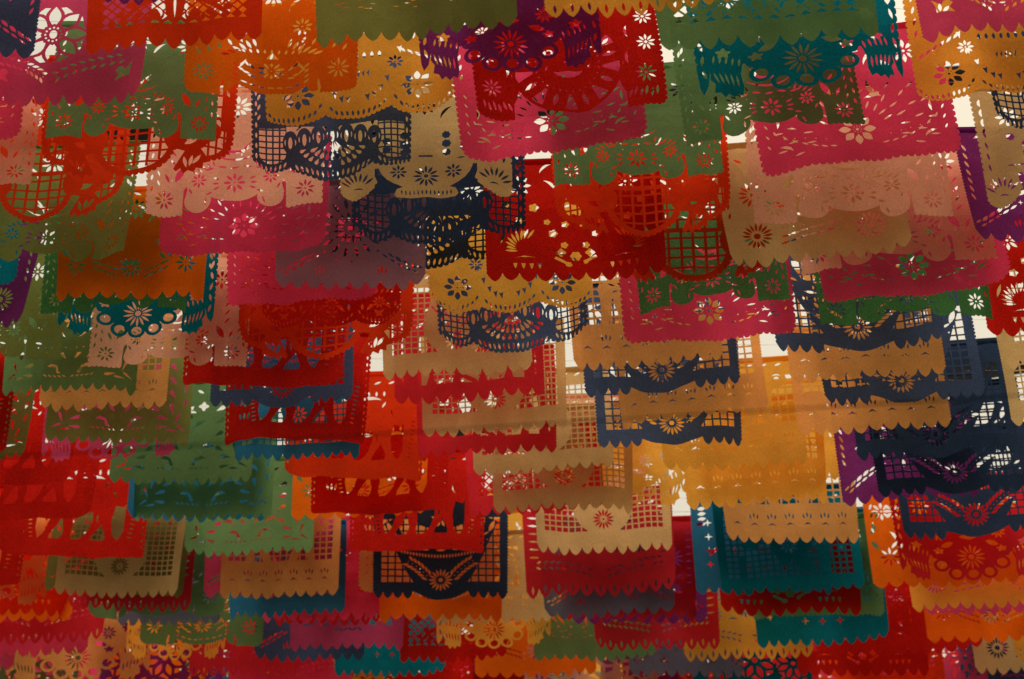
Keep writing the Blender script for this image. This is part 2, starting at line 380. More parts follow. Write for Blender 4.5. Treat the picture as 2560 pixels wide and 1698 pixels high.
@design
def d_belly(c):                                     # round tabs at the sides, broad flowered belly
    base_path(c, [rounded(.07)], .01, .032, .024, .008)
    c.H(rect(-.27, .27, -.05, .1)); c.P(scal(arc(-.29, .13, .29, .13, .12, 20), .024, .008) + [(.29, .16), (-.29, .16)])
    for sx in (-1, 1):
        c.P(ell(sx*.25, .085, .05, .07, 12)); c.H([(sx*.272, -.02), (sx*.262, .09), (sx*.272, .1), (sx*.285, .04)])
        daisy(c, sx*.385, .16, .018, .07, 9, .013, .005)
        for k in range(5): c.H(leafp(sx*(.42-.06*k), .3+.02*k, .05, .014, 90-sx*30))
        for k in range(6): c.H(leafp(sx*(.1+.033*k), .36-.016*k, .06, .016, 90-sx*(20+12*k)))
        c.H(cres(sx*.24, .26, .1, 270-sx*50, 60, .16)); daisy(c, sx*.17, .47, .02, .06, 9, .014, .006)
    daisy(c, 0, .17, .02, .08, 10, .015, .005, 90, .8)
    for sx in (-1, 1):
        for k in range(5): c.H(leafp(sx*(.11+.03*(k % 3)), .13+.03*k*.7, .045, .012, sx*(10+12*k)))
        for k in range(4): c.H(leafp(sx*.2, .1+.035*k, .04, .012, sx*40))
    for t in np.linspace(-1, 1, 9): c.H(leafp(.2*t, .055+.05*t*t, .04, .009, 25*t))
    for k in range(9): c.H(leafp(-.16+.04*k, .3-.0*k, .03, .012, 90-10*(k-4)))
    c.H([(-.03, .25), (.04, .25), (.0, .3)]); top_decor(c, 6, .55)

@design
def d_lattice(c):                                   # broad band, diagonal lattice with scrolls
    base_fringe(c, 11, .0616, .0, rnd=random.Random(2))
    s = .064
    for i in range(-16, 17):
        for j in range(-16, 17):
            x, y = (i-j)*s/2, .34+(i+j)*s/2
            if -.41 < x < .41 and .165 < y-.0 < .56:
                q = s/2-.0085; pts = [(x, max(.165, y-q)), (x+q, y), (x, y+q), (x-q, y)]
                if y-q < .165: continue
                c.H(pts)
    for k in range(12):
        x = -.385+.07*k; c.H([(x-.025, .162), (x+.025, .162), (x, .187)])
    for sx in (-1, 1):
        for (x, y, r) in ((.3, .24, .026), (.24, .3, .03), (.2, .22, .024), (.1, .22, .045), (.14, .33, .035), (.31, .4, .03), (.07, .36, .03)):
            c.P(ell(sx*x, y, r, r, 12))
        c.P([(sx*.3, .2), (sx*.22, .29), (sx*.1, .36), (sx*.09, .34), (sx*.2, .26), (sx*.29, .18)])
        c.H(cres(sx*.1, .23, .034, 90+sx*60, 150, .5)); c.H(cres(sx*.14, .34, .026, 90, 150, .5))
        c.H(cres(sx*.2, .38, .06, 270-sx*50, 100, .4)); c.H(leafp(sx*.19, .44, .1, .04, 90-sx*50))
    c.P(ell(0, .3, .055, .14, 16)); c.H(leafp(0, .3, .18, .012, 90)); c.H(cres(.0, .42, .05, 270, 120, .4))
    top_decor(c, 7, .58)

@design
def d_plain(c):                                     # plain band below, long slits above
    base_fringe(c, 12, .0560, .004, rnd=random.Random(3))
    rnd = random.Random(8)
    for k in range(26): c.H(leafp(rnd.uniform(-.44, .44), rnd.uniform(.2, .27), .035, .0035, rnd.uniform(-8, 8)))
    for sx in (-1, 1):
        for k in range(6): c.H(dropp(sx*(.08+.065*k), .36+.02*(k % 3), .11, .03, 90-sx*(12+6*k)))
        daisy(c, sx*.28, .5, .02, .08, 10, .02, .01)
    for k in range(7): c.H(leafp(-.3+.1*k, .3, .03, .014, (30, -30)[k % 2]))
    daisy(c, 0, .55, .03, .1, 12, .02, .012); top_decor(c, 9, .58)

def bird(cx, cy, s, f):
    raw = [(-.5,.1),(-.3,.32),(-.08,.3),(.06,.1),(.2,.22),(.52,.5),(.36,.12),(.34,-.3),(.1,-.3),(-.2,-.36),(-.52,-.5),(-.3,-.12)]
    return [(cx+f*x*s, cy+y*s) for x, y in raw]
@design
def d_bloom(c):                                     # one big open flower, doves, leaf garland
    base_fringe(c, 11, .0616, .008, .022, random.Random(4))
    X = -.07
    c.H(blob(X, .47, .19, 10, .05))
    for k in range(8):
        a = 90+45*k; c.P(leafp(X+.118*math.cos(R(a)), .47+.118*math.sin(R(a)), .2, .1, a, 6)); c.P(leafp(X+.2*math.cos(R(a)), .47+.2*math.sin(R(a)), .06, .03, a))
    for k in range(8):
        a = 90+45*k; c.H(leafp(X+.125*math.cos(R(a)), .47+.125*math.sin(R(a)), .135, .06, a, 6))
    c.P(blob(X, .47, .068, 8, .12)); c.H(ell(X, .47, .023, .03, 10))
    for k in range(12): c.H(ell(X+.047*math.cos(k*.5236), .47+.047*math.sin(k*.5236), .007, .007, 6))
    for sx in (-1, 1):
        sprig(c, sx*.36, .3, sx*.02+X, .17, 8, .042, .013, 24, True, -sx*.03)
        c.H(bird(sx*.36, .21, .11, sx)); c.H(bird(sx*.34, .5, .11, -sx))
        for k in range(5): c.H(leafp(sx*(.25+.05*k), .38, .045, .014, 90-sx*30))
    top_decor(c, 10, .72) if False else None

@design
def d_burst(c):                                     # fans and leaf rows over a plain fringe
    base_fringe(c, 11, .0616, .006, .022, random.Random(14))
    for cx in (-.28, .28):
        for k in range(11):
            a = 10+16*k; c.H(leafp(cx+.075*math.cos(R(a)), .2+.075*math.sin(R(a)), .075, .018, a))
    for k in range(6): c.H(leafp(-.1+.04*k, .17, .05, .014, (35, -35)[k % 2]))
    for k in range(9): c.H(leafp(-.36+.09*k, .34, .05, .018, (50, -50)[k % 2]))
    daisy(c, 0, .28, .02, .075, 10, .018, .01); daisy(c, 0, .47, .03, .13, 16, .02, .014)
    for sx in (-1, 1):
        for k in range(8): c.H(leafp(sx*.44, .3+.055*k, .05, .012, sx*12))
        daisy(c, sx*.3, .48, .02, .1, 14, .016, .01)
    top_decor(c, 11, .66) if False else None

@design
def d_bouquet(c):                                   # daisy above a row of rings, tassels at the sides
    base_path(c, [[(-.5, .2), (.5, .2)]], .01, .04, .05, 0)
    c.P(scal(arc(-.27, .2, .27, .2, .14, 20), .05, .012) + [(.27, .22), (-.27, .22)])
    rings = [(sx*x, y) for sx in (-1, 1) for x, y in ((.2, .125), (.108, .062))] + [(0, .05)]
    for x, y in rings: c.P(ell(x, y, .056, .05, 16))
    for x, y in rings: c.H(ell(x, y, .033, .03, 14))
    for sx in (-1, 1):
        c.P([(sx*.5, .22), (sx*.497, .1), (sx*.485, .06), (sx*.455, .1), (sx*.44, .16), (sx*.42, .22)])
        c.P([(sx*.27, .22), (sx*.29, .14), (sx*.285, .06), (sx*.295, .012), (sx*.32, .025), (sx*.34, .0), (sx*.362, .024), (sx*.385, .005), (sx*.4, .04), (sx*.43, .05), (sx*.42, .1), (sx*.44, .13), (sx*.43, .22)])
        for k in range(5): c.H(leafp(sx*(.31+.025*k), .1+.008*k, .07, .009, 90-sx*(4+3*k)))
        for k in range(5): c.H(leafp(sx*(.29+.03*k), .21+.008*k, .045, .01, 90+sx*12))
        c.H(blob(sx*.21, .23, .03, 5, .3, .4, .7)); c.H(blob(sx*.36, .27, .032, 5, .3, .2, .8)); c.H(leafp(sx*.15, .275, .09, .034, -sx*20))
        for k in range(7): c.H(leafp(sx*.465, .17+.08*k, .055, .016, 90+sx*(14 if k % 2 else -14)))
        daisy(c, sx*.2, .36, .012, .055, 9, .014, .007); c.H(blob(sx*.33, .4, .035, 6, .25))
    daisy(c, 0, .175, .026, .095, 14, .013, .02); c.H(leafp(.0, .33, .12, .04, 0)); top_decor(c, 12, .5)

@design
def d_sun(c):
    base_path(c, [rounded(.05)], .012, .034, .03, .009)
    c.H(rect(-.29, .29, -.05, .27)); c.P(ell(0, .29, .29, .29, 40))
    for sx in (-1, 1):
        c.P([(sx*.5, .25), (sx*.24, .25), (sx*.27, .12), (sx*.31, .05), (sx*.37, .02), (sx*.47, .03)])
        daisy(c, sx*.4, .19, .014, .055, 9, .011, .009); daisy(c, sx*.42, .38, .014, .05, 9, .011, .009); daisy(c, sx*.42, .55, .014, .05, 9, .011, .009)
        for k in range(6): c.H(leafp(sx*(.31+.028*k), .075+.012*(k % 2), .05, .012, 90-sx*(22-3*k)))
        c.H(cres(sx*.35, .29, .05, 180 if sx > 0 else 0, 100, .3)); c.H(cres(sx*.36, .46, .05, 180 if sx > 0 else 0, 100, .3))
        c.H(leafp(sx*.09, .37, .07, .03, 0)); c.P(ell(sx*.09, .37, .013, .012, 8)); c.H(leafp(sx*.11, .27, .03, .008, 70))
    for k in range(18):
        a = 20*k+10; q = 7.2
        c.H([(.27*math.cos(R(a-q)), .29+.27*math.sin(R(a-q))), (.275*math.cos(R(a)), .29+.275*math.sin(R(a))), (.27*math.cos(R(a+q)), .29+.27*math.sin(R(a+q))), (.185*math.cos(R(a+2)), .29+.185*math.sin(R(a+2))), (.185*math.cos(R(a-2)), .29+.185*math.sin(R(a-2)))] if k % 2 else leafp(.225*math.cos(R(a)), .29+.225*math.sin(R(a)), .07, .024, a))
    for k in range(30): c.H(ell(.165*math.cos(k*.2094), .29+.165*math.sin(k*.2094), .0055, .004, 5))
    c.H(cres(0, .3, .095, 270, 110, .45)); c.H([(-.02, .3), (.02, .3), (0, .315)])
    for k in range(8): c.H(leafp(-.3+.085*k, .68, .05, .02, 30))

@design
def d_pot(c):                                       # flowered bowl on a foot
    base_path(c, [rounded(.05)], .012, .036, .03, .01)
    c.H(rect(-.29, .29, -.05, .22)); c.P([(-.3, .25)] + [(.27*math.cos(R(a)), .25+.2*math.sin(R(a))) for a in range(180, 361, 12)] + [(.3, .25)])
    c.P([(-.165, 0), (.165, 0), (.18, .02), (.165, .06), (.13, .075), (-.13, .075), (-.165, .06), (-.18, .02)])
    for k in range(13): c.H(leafp(-.138+.023*k, .036, .034, .009, 90))
    for sx in (-1, 1):
        c.H([(sx*.5, -.04), (sx*.5, .02), (sx*.42, .0), (sx*.33, .05), (sx*.28, .1), (sx*.2, -.04)])
        c.P(scal([(sx*x, y) for x, y in ([(.5, .1), (.47, .02), (.4, .0), (.33, .04), (.27, .13)] if sx < 0 else [(.27, .13), (.33, .04), (.4, .0), (.47, .02), (.5, .1)])], .03, .009) + ([(sx*.3, .2), (sx*.5, .2)] if sx < 0 else [(sx*.5, .2), (sx*.3, .2)]))
        for k in range(7):
            a = 90-sx*(-48+20*k); c.H(leafp(sx*.385+.085*math.cos(R(a)), .08+.085*math.sin(R(a)), .065, .013, a))
        c.H(cres(sx*.385, .05, .04, 90, 100, .25)); daisy(c, sx*.155, .18, .014, .05, 8, .014, .008)
        for k in range(7): c.H(leafp(sx*.45, .25+.075*k, .045, .014, 90-sx*10))
        for (x, y, r) in ((.12, .315, .024), (.12, .375, .026), (.12, .435, .024), (.22, .345, .024), (.22, .405, .024), (.3, .46, .024)): c.H(blob(sx*x, y, r, 7, .1))
        for k in range(3): c.H(leafp(sx*(.2+.06*k), .27, .05, .009, 0))
    daisy(c, 0, .15, .022, .075, 12, .014, .013); c.H(rect(-.04, .04, .285, .297)); top_decor(c, 13, .52)

@design
def d_leaf(c):                                      # diagonal leaf sprigs and a petal burst over a plain fringe
    base_fringe(c, 10, .0616, .008, .024, random.Random(6))
    for sx in (-1, 1):
        for r, (ox, oy) in enumerate(((0, 0), (.012, .04), (-.035, .018))):
            for k in range(5-(r > 0)): c.H(leafp(sx*(.42-.05*k-ox), .115+.034*k+oy, .052, .0125, 180-38*sx if sx > 0 else 38))
        for k in range(7): c.H(leafp(sx*.45, .32+.06*k, .05, .014, 90-sx*25))
        c.H(leafp(sx*.2, .15, .07, .013, 90)); c.H(leafp(sx*.175, .135, .05, .011, 90+sx*10)); c.H(leafp(sx*.225, .135, .05, .011, 90-sx*10))
        c.H(blob(sx*.32, .42, .03, 4, .35))
    for (r0, r1, n, wd) in ((.05, .12, 16, .02), (.14, .22, 16, .022)):
        for k in range(n):
            a = 360*(k+.5)/n; rm = (r0+r1)/2; c.H(leafp(rm*math.cos(R(a)), .46+rm*math.sin(R(a)), r1-r0, wd, a))
    for k in range(16): a = R(22.5*k); c.H(star4(.245*math.cos(a), .46+.245*math.sin(a), .017))
    c.H(ell(0, .46, .025, .025, 10))
    for k in range(9): c.H(leafp(-.36+.09*k, .76, .05, .014, 30))

@design
def d_wheel(c):                                     # petal wheels and leaf rows over a fringe
    base_fringe(c, 12, .0582, .006, .022, random.Random(7))
    daisy(c, -.31, .21, .032, .085, 16, .014, .02); daisy(c, .3, .21, .034, .09, 16, .014, .023); daisy(c, 0, .5, .034, .1, 16, .016, .024)
    for k in range(6):
        c.H(leafp(-.17+.05*k, .14+.012*k, .05, .012, 18)); c.H(leafp(-.16+.05*k, .185+.012*k, .05, .012, 8)); c.H(ell(-.17+.055*k, .24, .004, .004, 5))
    for sx in (-1, 1):
        for k in range(6): c.H(leafp(sx*(.08+.03*k), .32+.02*k, .06, .013, 90-sx*50))
        for k in range(7): c.H(leafp(sx*.45, .34+.065*k, .045, .014, 90+sx*15))
        daisy(c, sx*.3, .48, .03, .085, 14, .014, .018)
        c.H(cres(sx*.2, .36, .06, 90+sx*40, 90, .25))
    for k in range(9): c.H(leafp(-.36+.09*k, .7, .05, .014, -30))

@design
def d_bowl(c):                                      # lattice ground, laurel bowl that bulges through the fringe
    L = fringe(-.492, -.2, 4, .052, .0)
    a = [(-.2+.4*i/14, .058-.062*math.sin(math.pi*i/14)) for i in range(15)]
    Rr = fringe(.2, .492, 4, .052, .0)
    c.P(L[1:] + a + Rr[1:] + scal([(.5, .05), (.5, HS)], .026, .009) + [(.49, HS), (-.49, HS)] + scal([(-.5, HS), (-.5, .05)], .026, .009)[1:])
    grid(c, -.44, .44, .125, .66, 16, 10, .012)
    c.P([(-.42, .62), (-.37, .5), (-.31, .34), (-.24, .2), (-.19, .12), (-.1, .08), (.1, .08), (.19, .12), (.24, .2), (.31, .34), (.37, .5), (.42, .62), (.34, .66), (.28, .52), (.2, .48), (-.2, .48), (-.28, .52), (-.34, .66)])
    daisy(c, 0, .155, .032, .088, 16, .014, .0175)
    for sx in (-1, 1):
        sprig(c, sx*.09, .175, sx*.25, .305, 6, .05, .0165, 28, True, sx*.012)
        c.H(leafp(sx*.375, .58, .1, .03, 90-sx*24)); c.H(leafp(sx*.33, .52, .05, .014, 30*sx)); c.H(ell(sx*.34, .47, .006, .006, 6))
    for t in np.linspace(-1, 1, 27): c.H(leafp(.285*t, .345+.035*t*t, .03, .0115, 90-10*t))
    for k in range(5): c.H(leafp(-.24+.12*k, .395+.006*(k-2)**2, .07, .016, (k-2)*7))
    for k in range(12): c.H(ell(-.22+.04*k, .425+.001*(k-6)**2, .004, .004, 5)); c.H(leafp(-.22+.04*k, .45, .026, .01, 90))
    c.P(rect(-.05, .05, .47, .7)); c.P(ell(0, .66, .2, .09, 18)); daisy(c, 0, .66, .02, .07, 9, .016, .01)

@design
def d_dome(c):                                      # lattice ground with a round dome carrying a daisy
    base_fringe(c, 12, .0560, .004, .022, random.Random(9))
    grid(c, -.435, .435, .165, .68, 19, 12, .0105)
    c.P([(.215*math.cos(R(a)), .365+.225*math.sin(R(a))) for a in range(180, 361, 10)] + [(.2, .44), (.17, .54), (.13, .64), (0, .7), (-.13, .64), (-.17, .54), (-.2, .44)])
    daisy(c, 0, .255, .022, .078, 14, .015, .009)
    for sx in (-1, 1):
        for k in range(6): c.H(leafp(sx*(.05+.02*k), .37+.035*k*.8, .045, .012, 90-sx*35)); c.H(leafp(sx*(.02+.02*k), .4+.035*k*.8, .04, .012, 90-sx*35))
    for k in range(9): c.H(leafp(-.36+.09*k, .76, .05, .014, 30))

@design
def d_birdfoot(c):                                  # plain band with bird-foot marks, lattice and legs above
    base_fringe(c, 11, .0560, .007, .024, random.Random(10))
    for k in range(7):
        x = -.39+.128*k
        c.H([(x-.032, .145), (x, .168), (x+.034, .142), (x+.004, .153)])
        if k: 
            for q, a in ((-.026, 102), (0, 92), (.026, 80)): c.H(leafp(x+q, .215+(0.01 if q == 0 else 0), .042, .0105, a))
    grid(c, -.44, .44, .31, .68, 16, 7, .013)
    c.P(scal([(-.45, .296), (.45, .296)][::-1], .05, .018) + [(-.45, .27), (.45, .27)])
    for sx in (-1, 1):
        c.P([(sx*.06, .29), (sx*.13, .29), (sx*.19, .44), (sx*.2, .56), (sx*.1, .56), (sx*.11, .44)])
        c.P([(sx*.24, .29), (sx*.3, .29), (sx*.27, .42), (sx*.29, .55), (sx*.2, .55), (sx*.21, .42)])
    c.P(ell(.0, .57, .3, .1, 20)); c.P(ell(.31, .64, .09, .07, 12)); c.H(ell(.33, .65, .018, .014, 8)); c.H(cres(.33, .65, .035, 90, 120, .3))
    for k in range(7): c.H(leafp(-.2+.06*k, .6, .05, .013, -25)); c.H(leafp(-.18+.06*k, .55, .04, .012, 15))
    for k in range(8): c.H(leafp(-.35+.1*k, .76, .05, .014, 20))

@design
def d_horse(c):                                     # horse legs standing on a plain band, punched edge
    L = rounded(.045)
    base_path(c, [L], .011, .034, .017, .006)
    for sx in (-1, 1):
        for k in range(15): c.H(ell(sx*.474, .085+.05*k, .0065, .0115, 7))
    c.H([(-.23, .135), (.31, .135), (.34, .2), (.345, .4), (.3, .5), (-.18, .5), (-.24, .4), (-.25, .22)])
    def leg(hx, fx, bow):
        L, Q = [], []
        for k in range(9):
            t = k/8; x = hx+(fx-hx)*t+bow*math.sin(math.pi*t); y = .42-.29*t
            wd = .062-.036*min(1, t*1.5)+(.016 if k == 8 else 0)+(.006 if k == 5 else 0)
            L.append((x-wd, y)); Q.append((x+wd, y))
        c.P(L+Q[::-1])
    leg(-.11, -.2, .03); leg(-.1, -.045, .035); leg(.17, .075, .035); leg(.22, .255, -.02)
    c.P(ell(.03, .46, .27, .12, 24)); c.P([(.17, .42), (.33, .38), (.4, .5), (.38, .62), (.27, .68), (.2, .56)]); c.P(blob(-.27, .4, .035, 5, .2))
    c.H(cres(-.12, .45, .17, 100, 80, .2)); c.H(cres(.1, .5, .13, 95, 90, .2))
    c.P(scal([(.34, .128), (-.26, .128)], .05, .01) + [(-.26, .11), (.34, .11)])
    daisy(c, -.345, .31, .016, .052, 8, .015, .005)
    for k in range(3): c.H(leafp(-.345+.03*(k-1), .19, .05, .014, 90-14*(k-1)))
    for k in range(9): c.H(leafp(-.275-.004*k, .15+.032*k, .03, .009, 12)); c.H(leafp(.385+.004*k, .15+.034*k, .036, .009, -14))
    c.H(cres(.3, .5, .05, 200, 90, .2)); c.H(cres(.1, .43, .04, 120, 90, .2)); c.H(cres(.22, .3, .07, 180, 60, .15)); c.H(leafp(.2, .56, .05, .012, 60))
    for k in range(11): c.H(leafp(-.35+.055*k, .65, .04, .014, 90))
    for k in range(8): c.H(leafp(-.35+.1*k, .74, .05, .014, 20))

@design
def d_figures(c):                                   # little dancing figures standing on the bottom band
    base_fringe(c, 11, .0582, .006, .024, random.Random(11))
    c.H([(-.33, .135), (.36, .135), (.37, .3), (.34, .5), (-.32, .5), (-.345, .3)])
    for k in range(4):
        x = -.25+.17*k
        c.P([(x-.05, .31), (x-.012, .2), (x-.03, .15), (x-.035, .13), (x+.03, .13), (x+.012, .2), (x+.075, .32), (x+.03, .4), (x+.05, .47), (x-.03, .47), (x-.02, .4)])
        c.P([(x+.02, .38), (x+.09, .42), (x+.1, .45), (x+.0, .42)]); c.P(ell(x+.01, .49, .03, .035, 10)); c.H(leafp(x+.005, .34, .05, .01, 80))
    c.P([(-.1, .2), (-.06, .21), (.03, .165), (.06, .14), (.03, .13), (-.02, .155), (-.09, .185)])
    for sx in (-1, 1):
        for k in range(8): c.H(leafp(sx*.44, .18+.06*k, .045, .013, 90)); 
    for k in range(9): c.H(leafp(-.32+.08*k, .58, .06, .02, (40, -40)[k % 2]))
    top_decor(c, 15, .64) if False else None
    for k in range(9): c.H(leafp(-.36+.09*k, .7, .05, .014, 30))

@design
def d_drops(c):                                     # sprays of teardrops in the corners, little bells between
    base_fringe(c, 13, .0515, .006, .022, random.Random(12))
    for sx in (-1, 1):
        for (x, y, L, wd, a) in ((.4, .2, .09, .022, 70), (.43, .13, .085, .018, 150), (.36, .27, .085, .03, 100), (.3, .2, .08, .032, 165), (.3, .13, .085, .026, 190), (.37, .11, .085, .018, 175), (.25, .265, .07, .036, 150)):
            c.H(dropp(sx*x, y, L, wd, a if sx > 0 else 180-a))
        c.H([(sx*.06, .14), (sx*.09, .2), (sx*.13, .215), (sx*.16, .195), (sx*.1, .18), (sx*.085, .14)])
        c.H([(sx*.03, .25), (sx*.05, .3), (sx*.08, .3), (sx*.06, .27)]); c.H([(sx*.12, .25), (sx*.14, .3), (sx*.19, .31), (sx*.21, .285), (sx*.15, .275)])
        for k in range(3): c.H(leafp(sx*.45, .32+.1*k, .06, .02, 90-sx*20)); c.H(dropp(sx*.36, .38+.1*k, .07, .03, 90+sx*40)); c.H(dropp(sx*.24, .38+.1*k, .07, .036, 90-sx*60))
        for k in range(5): c.H(leafp(sx*(.03+.035*k), .115+.002*k, .03, .009, 30*sx)); c.H(ell(sx*(.04+.05*k), .34, .005, .005, 6))
        c.H([(sx*.05, .42), (sx*.09, .48), (sx*.15, .49), (sx*.1, .45)]); c.H(blob(sx*.12, .6, .03, 4, .3))
    daisy(c, 0, .55, .02, .07, 8, .024, .01)
    for k in range(9): c.H(leafp(-.36+.09*k, .72, .05, .018, (30, -30)[k % 2]))

@design
def d_skull(c):                                     # wisps, bones, moustache chevrons and a row of teeth
    base_fringe(c, 11, .0560, .004, .024, random.Random(13))
    for sx in (-1, 1):
        for k in range(4): c.H([(sx*(.2+.045*k)-.012, .125), (sx*(.2+.045*k)+.012, .125), (sx*(.2+.045*k)+.006, .1), (sx*(.2+.045*k), .088), (sx*(.2+.045*k)-.006, .1)])
        c.H([(sx*.22, .165), (sx*.28, .178), (sx*.34, .162), (sx*.3, .17), (sx*.28, .168), (sx*.26, .17)])
        for k in range(9):
            a = 90-sx*(-10+15*k); c.H(leafp(sx*.26+.1*math.cos(R(a)), .24+.085*math.sin(R(a)), .07, .013, a+sx*24))
        for (x, y, r) in ((.06, .24, .02), (.12, .32, .024), (.05, .38, .02), (.3, .42, .024), (.22, .5, .026), (.38, .52, .022), (.15, .4, .018), (.28, .33, .016)): c.H(blob(sx*x, y, r, 5, .16))
        c.H(leafp(sx*.4, .3, .09, .016, 90+sx*20)); c.H(cres(sx*.42, .42, .05, 90+sx*60, 90, .3)); c.H(blob(sx*.08, .19, .024, 4, .2))
    c.H([(-.12, .15), (-.06, .115), (-.055, .1), (-.035, .095), (-.02, .105), (-.03, .125), (-.05, .128), (-.11, .165)])
    c.H([(.12, .16), (.07, .13), (.06, .115), (.045, .115), (.04, .135), (.06, .145), (.11, .175)])
    c.H(blob(0, .165, .03, 6, .1)); c.H(blob(0, .5, .06, 6, .2)); top_decor(c, 16, .57)

@design
def d_stars(c):                                     # plain paper, four-pointed stars and a crescent
    base_fringe(c, 12, .0560, .005, .022, random.Random(15))
    for k in range(3): c.H(star4(-.12+.13*k, .2, .032))
    for sx in (-1, 1):
        for k in range(4): c.H(star4(sx*.38, .24+.11*k, .03)); 
        c.H(cres(sx*.3, .3, .08, 90-sx*40, 90, .35)); c.H(leafp(sx*.43, .56, .07, .03, 0)); c.H(star4(sx*.2, .35, .03))
        for k in range(3): c.H(leafp(sx*.42, .6+.04*k, .06, .025, 10))
    c.H(cres(0, .46, .13, 200, 190, .4)); c.H(star4(.06, .46, .04)); c.H(blob(.0, .64, .05, 6, .15))

@design
def d_tiles(c):                                     # square lattice with a figure in it
    base_fringe(c, 13, .0515, .006, .022, random.Random(16))
    grid(c, -.44, .44, .125, .62, 19, 11, .012)
    c.P([(-.1, .3), (-.05, .2), (.02, .26), (.1, .16), (.16, .2), (.12, .3), (.2, .42), (.1, .5), (-.06, .5), (-.14, .42)])
    c.P(blob(-.25, .42, .07, 5, .15)); c.P(blob(.3, .5, .06, 5, .15)); c.P(rect(.2, .28, .14, .36)); c.P(rect(-.34, -.3, .13, .3))
    daisy(c, 0, .37, .02, .07, 9, .016, .01)
    for k in range(9): c.H(leafp(-.36+.09*k, .72, .05, .018, (30, -30)[k % 2]))

@design
def d_slit(c):                                      # long points, each with a slit; garland above
    n = 11
    base_fringe(c, n, .0694, .006, .022)
    for k in range(n): c.H(leafp(-.494+.988*(k+.5)/n, .06, .06, .015, 90))
    for sx in (-1, 1):
        sprig(c, sx*.42, .24, sx*.04, .17, 9, .04, .012, 26, True, -sx*.015)
        for k in range(7): c.H(leafp(sx*.43, .3+.06*k, .07, .013, sx*8))
        daisy(c, sx*.26, .38, .02, .08, 14, .014, .012); c.H(cres(sx*.1, .3, .05, 90, 100, .35)); daisy(c, sx*.16, .56, .02, .08, 12, .014, .01)
    daisy(c, 0, .42, .02, .075, 12, .015, .012)
    for k in range(9): c.H(leafp(-.36+.09*k, .7, .05, .018, (30, -30)[k % 2]))

@design
def d_row(c):                                       # a row of slit daisies and leaf garlands over a plain fringe
    base_fringe(c, 10, .0515, .006, .022, random.Random(17))
    daisy(c, 0, .22, .018, .075, 11, .013, .004); daisy(c, -.36, .24, .018, .075, 8, .014, .004); daisy(c, .36, .24, .018, .07, 8, .016, .006)
    for sx in (-1, 1):
        for k in range(5): c.H(leafp(sx*(.1+.032*k), .165+.012*k, .042, .01, 90-sx*48)); c.H(leafp(sx*(.1+.034*k), .21+.012*k, .042, .01, sx*20))
        for k in range(4): c.H(leafp(sx*(.2+.04*k), .3+.012*k, .07, .018, 90+sx*40))
        c.H([(sx*.2, .27), (sx*.215, .24), (sx*.24, .27), (sx*.217, .255)]); c.H(leafp(sx*.45, .34, .08, .028, 90-sx*30)); c.H(leafp(sx*.45, .46, .08, .026, 90+sx*30))
        for k in range(3): c.H([(sx*(.15+.07*k), .42), (sx*(.17+.07*k), .38), (sx*(.2+.07*k), .44)])
        daisy(c, sx*.38, .6, .02, .07, 8, .018, .008)
    c.H(cres(0, .36, .12, 270, 80, .14)); top_decor(c, 18, .52)

@design
def d_garden(c):                                    # dense big flowers with open grounds
    base_fringe(c, 11, .0560, .006, .024, random.Random(18))
    rnd = random.Random(3)
    for (x, y, r) in ((-.3, .26, .15), (.02, .3, .17), (.33, .25, .14), (-.15, .56, .15), (.2, .57, .15)):
        c.H(blob(x, y, r, 9, .06))
        for k in range(8):
            a = 45*k+20; q = r*.6; c.P(leafp(x+q*math.cos(R(a)), y+q*math.sin(R(a)), r*1.1, r*.5, a, 5))
        for k in range(8):
            a = 45*k+20; q = r*.64; c.H(leafp(x+q*math.cos(R(a)), y+q*math.sin(R(a)), r*.6, r*.24, a, 4))
        c.P(ell(x, y, r*.3, r*.3, 12)); c.H(ell(x, y, r*.14, r*.14, 8))
    for k in range(10): c.H(leafp(-.42+.093*k, .1+.012*(k % 2), .06, .02, rnd.choice((30, -30, 80))))
    for k in range(10): c.H(leafp(-.42+.093*k, .43+.03*(k % 2), .06, .022, rnd.choice((40, -40, 80))))
    for k in range(9): c.H(leafp(-.36+.09*k, .74, .05, .018, (30, -30)[k % 2]))

